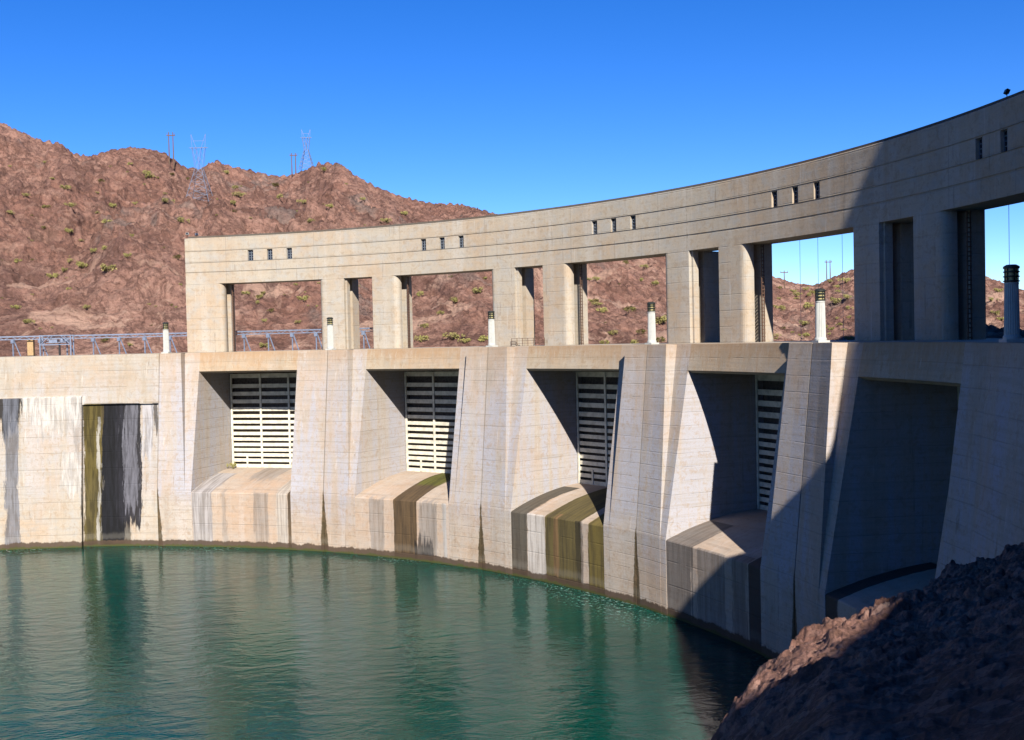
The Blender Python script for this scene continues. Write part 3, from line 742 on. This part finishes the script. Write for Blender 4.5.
def bank_h(az, r, bare=False):
    x = CAM[0]+r*np.sin(az); y = CAM[1]+r*np.cos(az); dx, dy = x-CAM[0], y-CAM[1]
    mm = np.interp(az, si_az, si_m); dr = np.interp(az, dr_az, dr_v)
    q = r/dr
    sm_ = np.interp(az, si_az[::3], si_m[::3]); mm = sm_+(mm-sm_)*smooth01((q-.62)/.34)
    near = -.8 - (mm*dr-1.66)*np.where(q < 1, q, 1)
    beyond = -np.clip(r-dr, 0, 999)*(1.5+.0*r)
    front = near+beyond
    plane = -.8-.26*dy+.5*dx
    plane = np.where(dx < 0, np.maximum(plane, -36), plane)
    wgt = smooth01((az-.20)/.12); wl_ = smooth01((si_az[0]-az)/.25)
    B = front*(1-wgt)+plane*wgt
    B = B*(1-wl_)+plane*wl_
    u = x*EU[0]+y*EU[1]; h = x*EH[0]+y*EH[1]
    V = np.interp(u, VU, VV); h0 = np.interp(u, H0U, H0H)
    envl = (V-h*SE)/CE
    clampm = (u > 52) & (h < -80) & (not bare)
    B = np.where(clampm, np.minimum(B, envl-.6), B)
    H = envl - .75*np.clip(h-h0, 0, 999) - .35*np.clip(h0-h, 0, 999) - np.clip(.225-az, 0, 9)*r*3.0
    H = np.where((np.abs(az) > 2.6) | bare, -80, H)
    hill_part = smooth01((H-B)/3.0)
    Z = np.maximum(B, H)
    # rock relief
    amp = smooth01((r-2)/9)*np.where(q > 1.15, .5, 1.0)
    wx_ = x+.5*fbm(x, y, 1.5, 3, .6, 81); wy_ = y+.5*fbm(x, y, 1.5, 3, .6, 87)
    rel = .32*fbm(x, y, 7, 4, .5, 51, True) +   .26*fbm(x, y, 1.1, 6, .64, 57) + .1*fbm(x, y, .4, 3, .7, 58, True)
    for L_, a_, sd in ((2.8, .38, 11), (1.2, .34, 13), (.5, .2, 17)):
        f1, f2, c_ = worley(wx_, wy_, L_, sd)
        rel += a_*((c_-.4)*smooth01((f2-f1)/.22) - .35*f1)
    rel -= .02
    amp = amp*np.where(hill_part > .5, .35, 1)
    return Z + amp*rel*np.clip(r/30, .32, 1.1)
EDGE = [(722, 728), (745, 709), (768, 692), (788, 677), (800, 673), (830, 671), (850, 655), (880, 629), (904, 606)]
eu, ev = [], []
for a, b in EDGE:
    az_, m_ = px_az(a, b), px_slope(a, b)
    r_ = np.linspace(12, 60, 1200); z_ = bank_h(np.full_like(r_, az_), r_, True)
    q_ = np.where((z_-CAM[2])/r_ >= m_)[0]; q_ = r_[q_[0]] if len(q_) else np.interp(az_, dr_az, dr_v)
    P_ = CAM + np.array([q_*math.sin(az_), q_*math.cos(az_), m_*q_])
    eu.append(P_[0]*EU[0]+P_[1]*EU[1]); ev.append(P_[2]*CE+(P_[0]*EH[0]+P_[1]*EH[1])*SE)
for a, b in ((673, 618), (682, 664), (693, 708), (708, 740)):
    d_ = ray_dir(a, b); P_ = CAM + d_*((ZW-CAM[2])/d_[2])
    eu.append(P_[0]*EU[0]+P_[1]*EU[1]); ev.append(P_[2]*CE+(P_[0]*EH[0]+P_[1]*EH[1])*SE)
o_ = np.argsort(eu); eu = np.array(eu)[o_]; ev = np.array(ev)[o_]+.3
keep = VU >= 95
VU, VV = np.concatenate([[20, eu[0]-8], eu, VU[keep]]), np.concatenate([[ev[0]-30, ev[0]-5], ev, VV[keep]])
az1 = np.linspace(px_az(640, 700), px_az(1050, 600), 640)
step = az1[1]-az1[0]
azb = np.concatenate([np.linspace(-1.9, az1[0]-step, 90), az1, np.linspace(az1[-1]+step, 3.3, 190)])
rb_ = np.concatenate([np.geomspace(1.2, 14, 150), np.linspace(14.2, 48, 300), np.linspace(48.4, 110, 120), np.linspace(111, 220, 45)])
AZB, RBD = np.meshgrid(azb, rb_, indexing='ij')
ZB = bank_h(AZB, RBD)
XB = CAM[0]+RBD*np.sin(AZB); YB = CAM[1]+RBD*np.cos(AZB)
radb = np.hypot(XB, YB); thB = np.arctan2(XB, YB)
inside = (radb > 99.5) & (thB < 1.30) & (thB > -1.2)
ZB = np.where(inside, np.minimum(ZB, -45), ZB)
t, c, b = rock_mat('foreground rock', 7.0, [(.34, .195, .145), (.42, .25, .19), (.21, .115, .09), (.55, .38, .30), (.14, .08, .068)], bstr=1.0, bdist=.22)
M_ROCK = t.done(c, .9, b, spec=.12)
bank = grid_mesh('rock_bank', XB, YB, ZB, M_ROCK)

# ------------------------------------------------------------------ water and ground
t = NT('river water'); p = t.pos(); x, y, z = t.sep(p)
ca, sa = math.cos(.35), math.sin(.35)
wx = t.M('ADD', t.M('MULTIPLY', x, ca), t.M('MULTIPLY', y, sa)); wy = t.M('SUBTRACT', t.M('MULTIPLY', y, ca), t.M('MULTIPLY', x, sa))
n1 = t.noise(t.comb(t.M('MULTIPLY', wx, .6), wy, 0), .42, 3, .55, .6)
n2 = t.noise(t.comb(t.M('MULTIPLY', wx, .6), wy, 3), 1.1, 4, .6, .4)
n3 = t.noise(p, 3.6, 3, .6)
calm = t.noise(p, .035, 3, .6)
h = t.M('ADD', t.M('MULTIPLY', n1, 1.0), t.M('ADD', t.M('MULTIPLY', n2, .42), t.M('MULTIPLY', n3, .09)))
rad_n = t.M('SQRT', t.M('ADD', t.M('MULTIPLY', x, x), t.M('MULTIPLY', y, y)))
col = t.mix(t.ss(calm, .3, .7), (.0001, .024, .0185), (.0002, .031, .0225))
foam = t.M('MULTIPLY', t.ss(rad_n, 90.0, 98.2), t.ss(t.noise(p, 2.0, 5, .75), .56, .62))
foam = t.M('MULTIPLY', foam, t.ss(t.noise(p, .05, 2), .42, .55))
col = t.mix(t.M('MULTIPLY', foam, .8), col, (.2, .26, .24))
M_WATER = t.done(col, .06, t.bump(h, 1.0, .115), spec=.34)
t.b.inputs['IOR'].default_value = 1.33
t.b.inputs['Subsurface Weight'].default_value = 1.0; t.b.inputs['Subsurface Radius'].default_value = (.6, 2.2, 1.8); t.b.inputs['Subsurface Scale'].default_value = 1.6
def sheet(name, pts, z, mat):
    me = bpy.data.meshes.new(name); me.from_pydata([(a, b, z) for a, b in pts], [], [list(range(len(pts)))]); me.materials.append(mat)
    o = bpy.data.objects.new(name, me); COL.objects.link(o); o['kind'] = 'structure'; return o
sheet('river', [(-600, -700), (600, -700), (600, 112), (-600, 112)], ZW, M_WATER)
arc = [(1.45-2.9*i/60) for i in range(61)]
sheet('lake', [(700*math.sin(a), 700*math.cos(a)) for a in arc[::-1]] + [(120.5*math.sin(a), 120.5*math.cos(a)) for a in arc], -5.5, M_WATER)
t, c, b = rock_mat('desert ground', .5, [(.26, .145, .10), (.30, .17, .12), (.2, .11, .08), (.34, .21, .15), (.16, .09, .07)])
M_GROUND = t.done(c, .95, b, spec=.1)
sheet('ground', [(-6000, -6000), (6000, -6000), (6000, 6000), (-6000, 6000)], -46, M_GROUND)

# ------------------------------------------------------------------ shrubs on the hill
t = NT('shrub leaves'); n = t.noise(t.obj(), 1.3, 3, .6)
oi = t.n.new('ShaderNodeObjectInfo').outputs['Random']
c = t.mix(t.ss(n, .35, .65), (.13, .12, .045), (.22, .19, .075)); c = t.mix(t.M('MULTIPLY', oi, .6), c, (.17, .165, .05))
M_LEAF = t.done(c, .8, spec=.1)
def make_shrub(seed):
    r = random.Random(seed)
    s = thing('desert_shrub', 'x', 'shrub', (0,0,-50), 0, 'shrubs dotted over the brown hill')
    m = MB()
    for i in range(6):
        a = r.random()*6.28; q = r.uniform(.3, .9); m.bar((0,0,-.3), (q*math.cos(a), q*math.sin(a), r.uniform(.7, 1.3)), .07)
    m.build('stem', M_WOOD, s, merge=0)
    m = MB()
    clumps = [(r.gauss(0, .55), r.gauss(0, .55), r.uniform(.5, 1.35), r.uniform(.35, .65)) for _ in range(9)]
    for cx, cy, cz, cr in clumps:
        for _ in range(34):
            d = Vector((r.gauss(0,1), r.gauss(0,1), r.gauss(0,1))).normalized()
            c = Vector((cx, cy, cz)) + d*cr*r.uniform(.5, 1.05)
            a = Vector((r.gauss(0,1), r.gauss(0,1), r.gauss(0,1))).normalized(); b = a.orthogonal().normalized(); q = r.uniform(.09, .2)
            m.poly([c-a*q, c+b*q*.7, c+a*q, c-b*q*.7])
    m.build('foliage', M_LEAF, s, merge=0, recalc=False)
    return s
protos = [make_shrub(100+i) for i in range(6)]
SH = [(65, 187, 10), (68, 232, 9), (27, 322, 9), (43, 207, 8), (146, 173, 9), (147, 176, 10), (165, 202, 11), (180, 221, 10), (100, 182, 7), (105, 223, 8), (112, 205, 9), (53, 275, 11), (64, 270, 9), (82, 266, 11), (104, 250, 8), (108, 270, 16), (127, 257, 9), (176, 258, 9), (238, 195, 11), (226, 172, 7), (235, 187, 8), (233, 203, 8), (275, 184, 9), (278, 196, 9), (303, 202, 8), (324, 170, 8), (93, 251, 7), (70, 262, 8), (15, 307, 8), (17, 262, 7), (25, 197, 7), (10, 212, 9), (104, 340, 10), (85, 308, 8), (130, 345, 6), (310, 222, 8), (345, 232, 7), (385, 222, 8), (405, 214, 7), (330, 205, 8), (362, 201, 6), (70, 205, 9),
      (303, 297, 12), (262, 292, 7), (259, 296, 10), (245, 293, 8), (270, 313, 8), (264, 345, 12), (297, 322, 7), (256, 302, 6), (419, 294, 9), (455, 302, 12), (478, 290, 14), (440, 312, 8), (450, 336, 16), (465, 341, 12), (483, 337, 14), (422, 340, 12), (425, 326, 8), (484, 278, 6), (603, 309, 12), (630, 308, 13), (613, 334, 10), (640, 331, 11), (626, 262, 9), (645, 266, 8), (655, 284, 9), (641, 280, 7), (595, 282, 9), (596, 304, 9), (605, 342, 11), (632, 342, 12), (660, 322, 16), (660, 340, 14), (596, 300, 8),
      (780, 308, 11), (796, 296, 8), (806, 306, 11), (805, 335, 8), (812, 292, 8), (829, 281, 8), (834, 302, 12), (846, 280, 10), (847, 298, 10), (803, 322, 12), (848, 338, 9), (790, 342, 9), (838, 292, 6), (995, 312, 9), (997, 290, 8), (1000, 320, 8), (990, 300, 8), (848, 272, 7), (352, 168, 6), (418, 200, 6), (472, 206, 6)]
for _ in range(150):
    px = rng.uniform(-40, 660); py = rng.uniform(150, 345)
    SH.append((px, py, rng.choice([2.5, 3, 3, 3.5, 4, 5, 6])))
for _ in range(26): SH.append((rng.uniform(772, 850), rng.uniform(285, 345), rng.choice([4, 5, 6, 7])))
wd = dup(protos[0], cyl(thb(0)-7.6/109.8, 109.8, -19.6), 0.4, 'small green tuft of weeds at the lower left corner of the sunlit gate', (.55, .55, .6))
wd.name = 'weed_tuft'; del wd['group']; wd['category'] = 'plant'
def zone(px, py):
    if px < 184 and py > 200: return 'shrub on the lower brown slope left of the upper structure'
    if px < 184: return 'shrub high on the brown slope near the ridge at the left'
    if py < 240 and px < 520: return 'shrub on the slope above the left half of the upper structure'
    if px < 350: return 'shrub on the brown slope seen through the first wide opening'
    if px < 500: return 'shrub on the brown slope seen through the second wide opening'
    if px < 680: return 'shrub on the brown slope seen through the third wide opening'
    if px < 870: return 'shrub on the farther slope seen through the fourth wide opening'
    return 'shrub on the far slope seen through the nearest opening'
used = set(); nsh = 0
for px, py, w in SH:
    m_ = px_slope(px, py+w*.3); a = px_az(px, py)
    if m_ > np.interp(a, sk_az, sk_m)-.004: continue
    P, dist = on_hill(px, py+w*.3)
    i = rng.randrange(6); sc = w*dist/F_PX/2.7
    if i not in used: o = protos[i]; used.add(i)
    else: o = dup(protos[i], (0,0,0))
    o.location = P - Vector((0,0,.1)); o.rotation_euler = (0,0,rng.uniform(0, 6.28)); o.scale = (sc*rng.uniform(.9, 1.2), sc*rng.uniform(.9, 1.2), sc*rng.uniform(.7, 1.0))
    size = 'large yellow-green' if w >= 11 else 'yellow-green' if w >= 7 else 'small olive green'
    o['label'] = size + ' ' + zone(px, py); nsh += 1

# ------------------------------------------------------------------ pylons and poles
def pylon(px, ybase, ytop, lb, wid=1.0):
    P, d = on_hill(px, ybase); H = (ybase-ytop)/F_PX*d*1.03
    s = H/30.0; rz = .25
    o = thing('pylon', lb, 'pylon', P-Vector((0,0,.3)), rz)
    bw, ww = 5.2*s, 1.4*s; zw = 15*s; w1 = .11*max(1, s)
    legs = [[(sx*bw, sy*bw, 0), (sx*ww, sy*ww, zw)] for sx in (-1,1) for sy in (-1,1)]
    for a, b in legs:
        m = MB(); m.bar(a, b, w1*1.25); m.build('leg', M_GALV, o, merge=0)
    m = MB(); nlev = 5
    L = lambda sx, sy, q: (sx*(bw+(ww-bw)*q), sy*(bw+(ww-bw)*q), zw*q)
    for i in range(nlev):
        q0, q1 = i/nlev, (i+1)/nlev
        for (ax, ay), (bx, by) in (((-1,-1),(1,-1)), ((1,-1),(1,1)), ((1,1),(-1,1)), ((-1,1),(-1,-1))):
            m.bar(L(ax, ay, q0), L(bx, by, q1), w1*.6); m.bar(L(bx, by, q0), L(ax, ay, q1), w1*.6); m.bar(L(ax, ay, q1), L(bx, by, q1), w1*.6)
    m.build('bracing', M_GALV, o, merge=0)
    m = MB()                                    # Y-shaped head with a cross beam and two horns
    hx = 2.3*s
    for sx in (-1, 1):
        for sy in (-1, 1):
            m.bar((sx*ww, sy*ww, zw), (sx*(hx+.5*s), sy*.6*s, 24*s), w1); m.bar((-sx*ww*.3, sy*ww, zw), (sx*(hx-1.2*s), sy*.6*s, 24*s), w1*.8)
        m.bar((sx*(hx-1.2*s), 0, 24*s), (sx*(hx+.9*s), 0, 30*s), w1*.9); m.bar((sx*(hx+.5*s), 0, 24*s), (sx*(hx+.9*s), 0, 30*s), w1*.9)
        for q in (.3, .6, .9): m.bar((sx*(ww+(hx-ww)*q), 0, zw+9*s*q), (sx*(ww*(-.3)+(hx-1.2*s+.3*ww)*q), 0, zw+9*s*min(1, q+.25)), w1*.6)
    m.build('head', M_GALV, o, merge=0)
    m = MB(); m.bar((-4*s, .5*s, 24*s), (4*s, .5*s, 24*s), w1); m.bar((-4*s, -.5*s, 24*s), (4*s, -.5*s, 24*s), w1); m.bar((-2.6*s, 0, 27*s), (2.6*s, 0, 27*s), w1*.8)
    for i in range(12):
        xx = -4*s+8*s*i/12; m.bar((xx, .5*s, 24*s), (xx+.66*s, -.5*s, 24*s), w1*.5)
    m.build('cross_beam', M_GALV, o, merge=0)
pylon(200, 203, 139, 'tall lattice pylon standing on the slope below the ridge')
pylon(306, 168, 129, 'farther lattice pylon on the ridge above the left of the dam')
def pole(px, ybase, ytop, lb, two=True, brown=False):
    P, d = on_hill(px, ybase); H = (ybase-ytop)/F_PX*d
    o = thing('utility_pole', lb, 'pole', P-Vector((0,0,.3)), .3)
    gap = .75 if two else 0
    for sx in ((-1, 1) if two else (0,)):
        m = MB(); m.lathe([(.26, 0), (.2, H*.5), (.15, H+.3)], 8, c=(sx*gap, 0, 0)); m.build('pole', M_WOOD, o, merge=0)
    m = MB(); m.bar((-1.5, 0, H*.93), (1.5, 0, H*.93), .3)
    for x in (-1.3, 1.3): m.bar((x, 0, H*.93), (x, 0, H*.93+.7), .12)
    m.build('crossarm', M_WOOD, o, merge=0)
pole(170.5, 168, 134, 'brown two-legged timber pole with cross-arm on the left ridge', True)
pole(293.5, 176, 155, 'two-legged timber pole with cross-arm left of the ridge pylon', True)
pole(784, 289, 272, 'timber pole on the left slope in the fourth opening', False)
pole(828, 279, 261, 'timber pole on the skyline in the fourth opening', True)
print('shrubs', nsh)
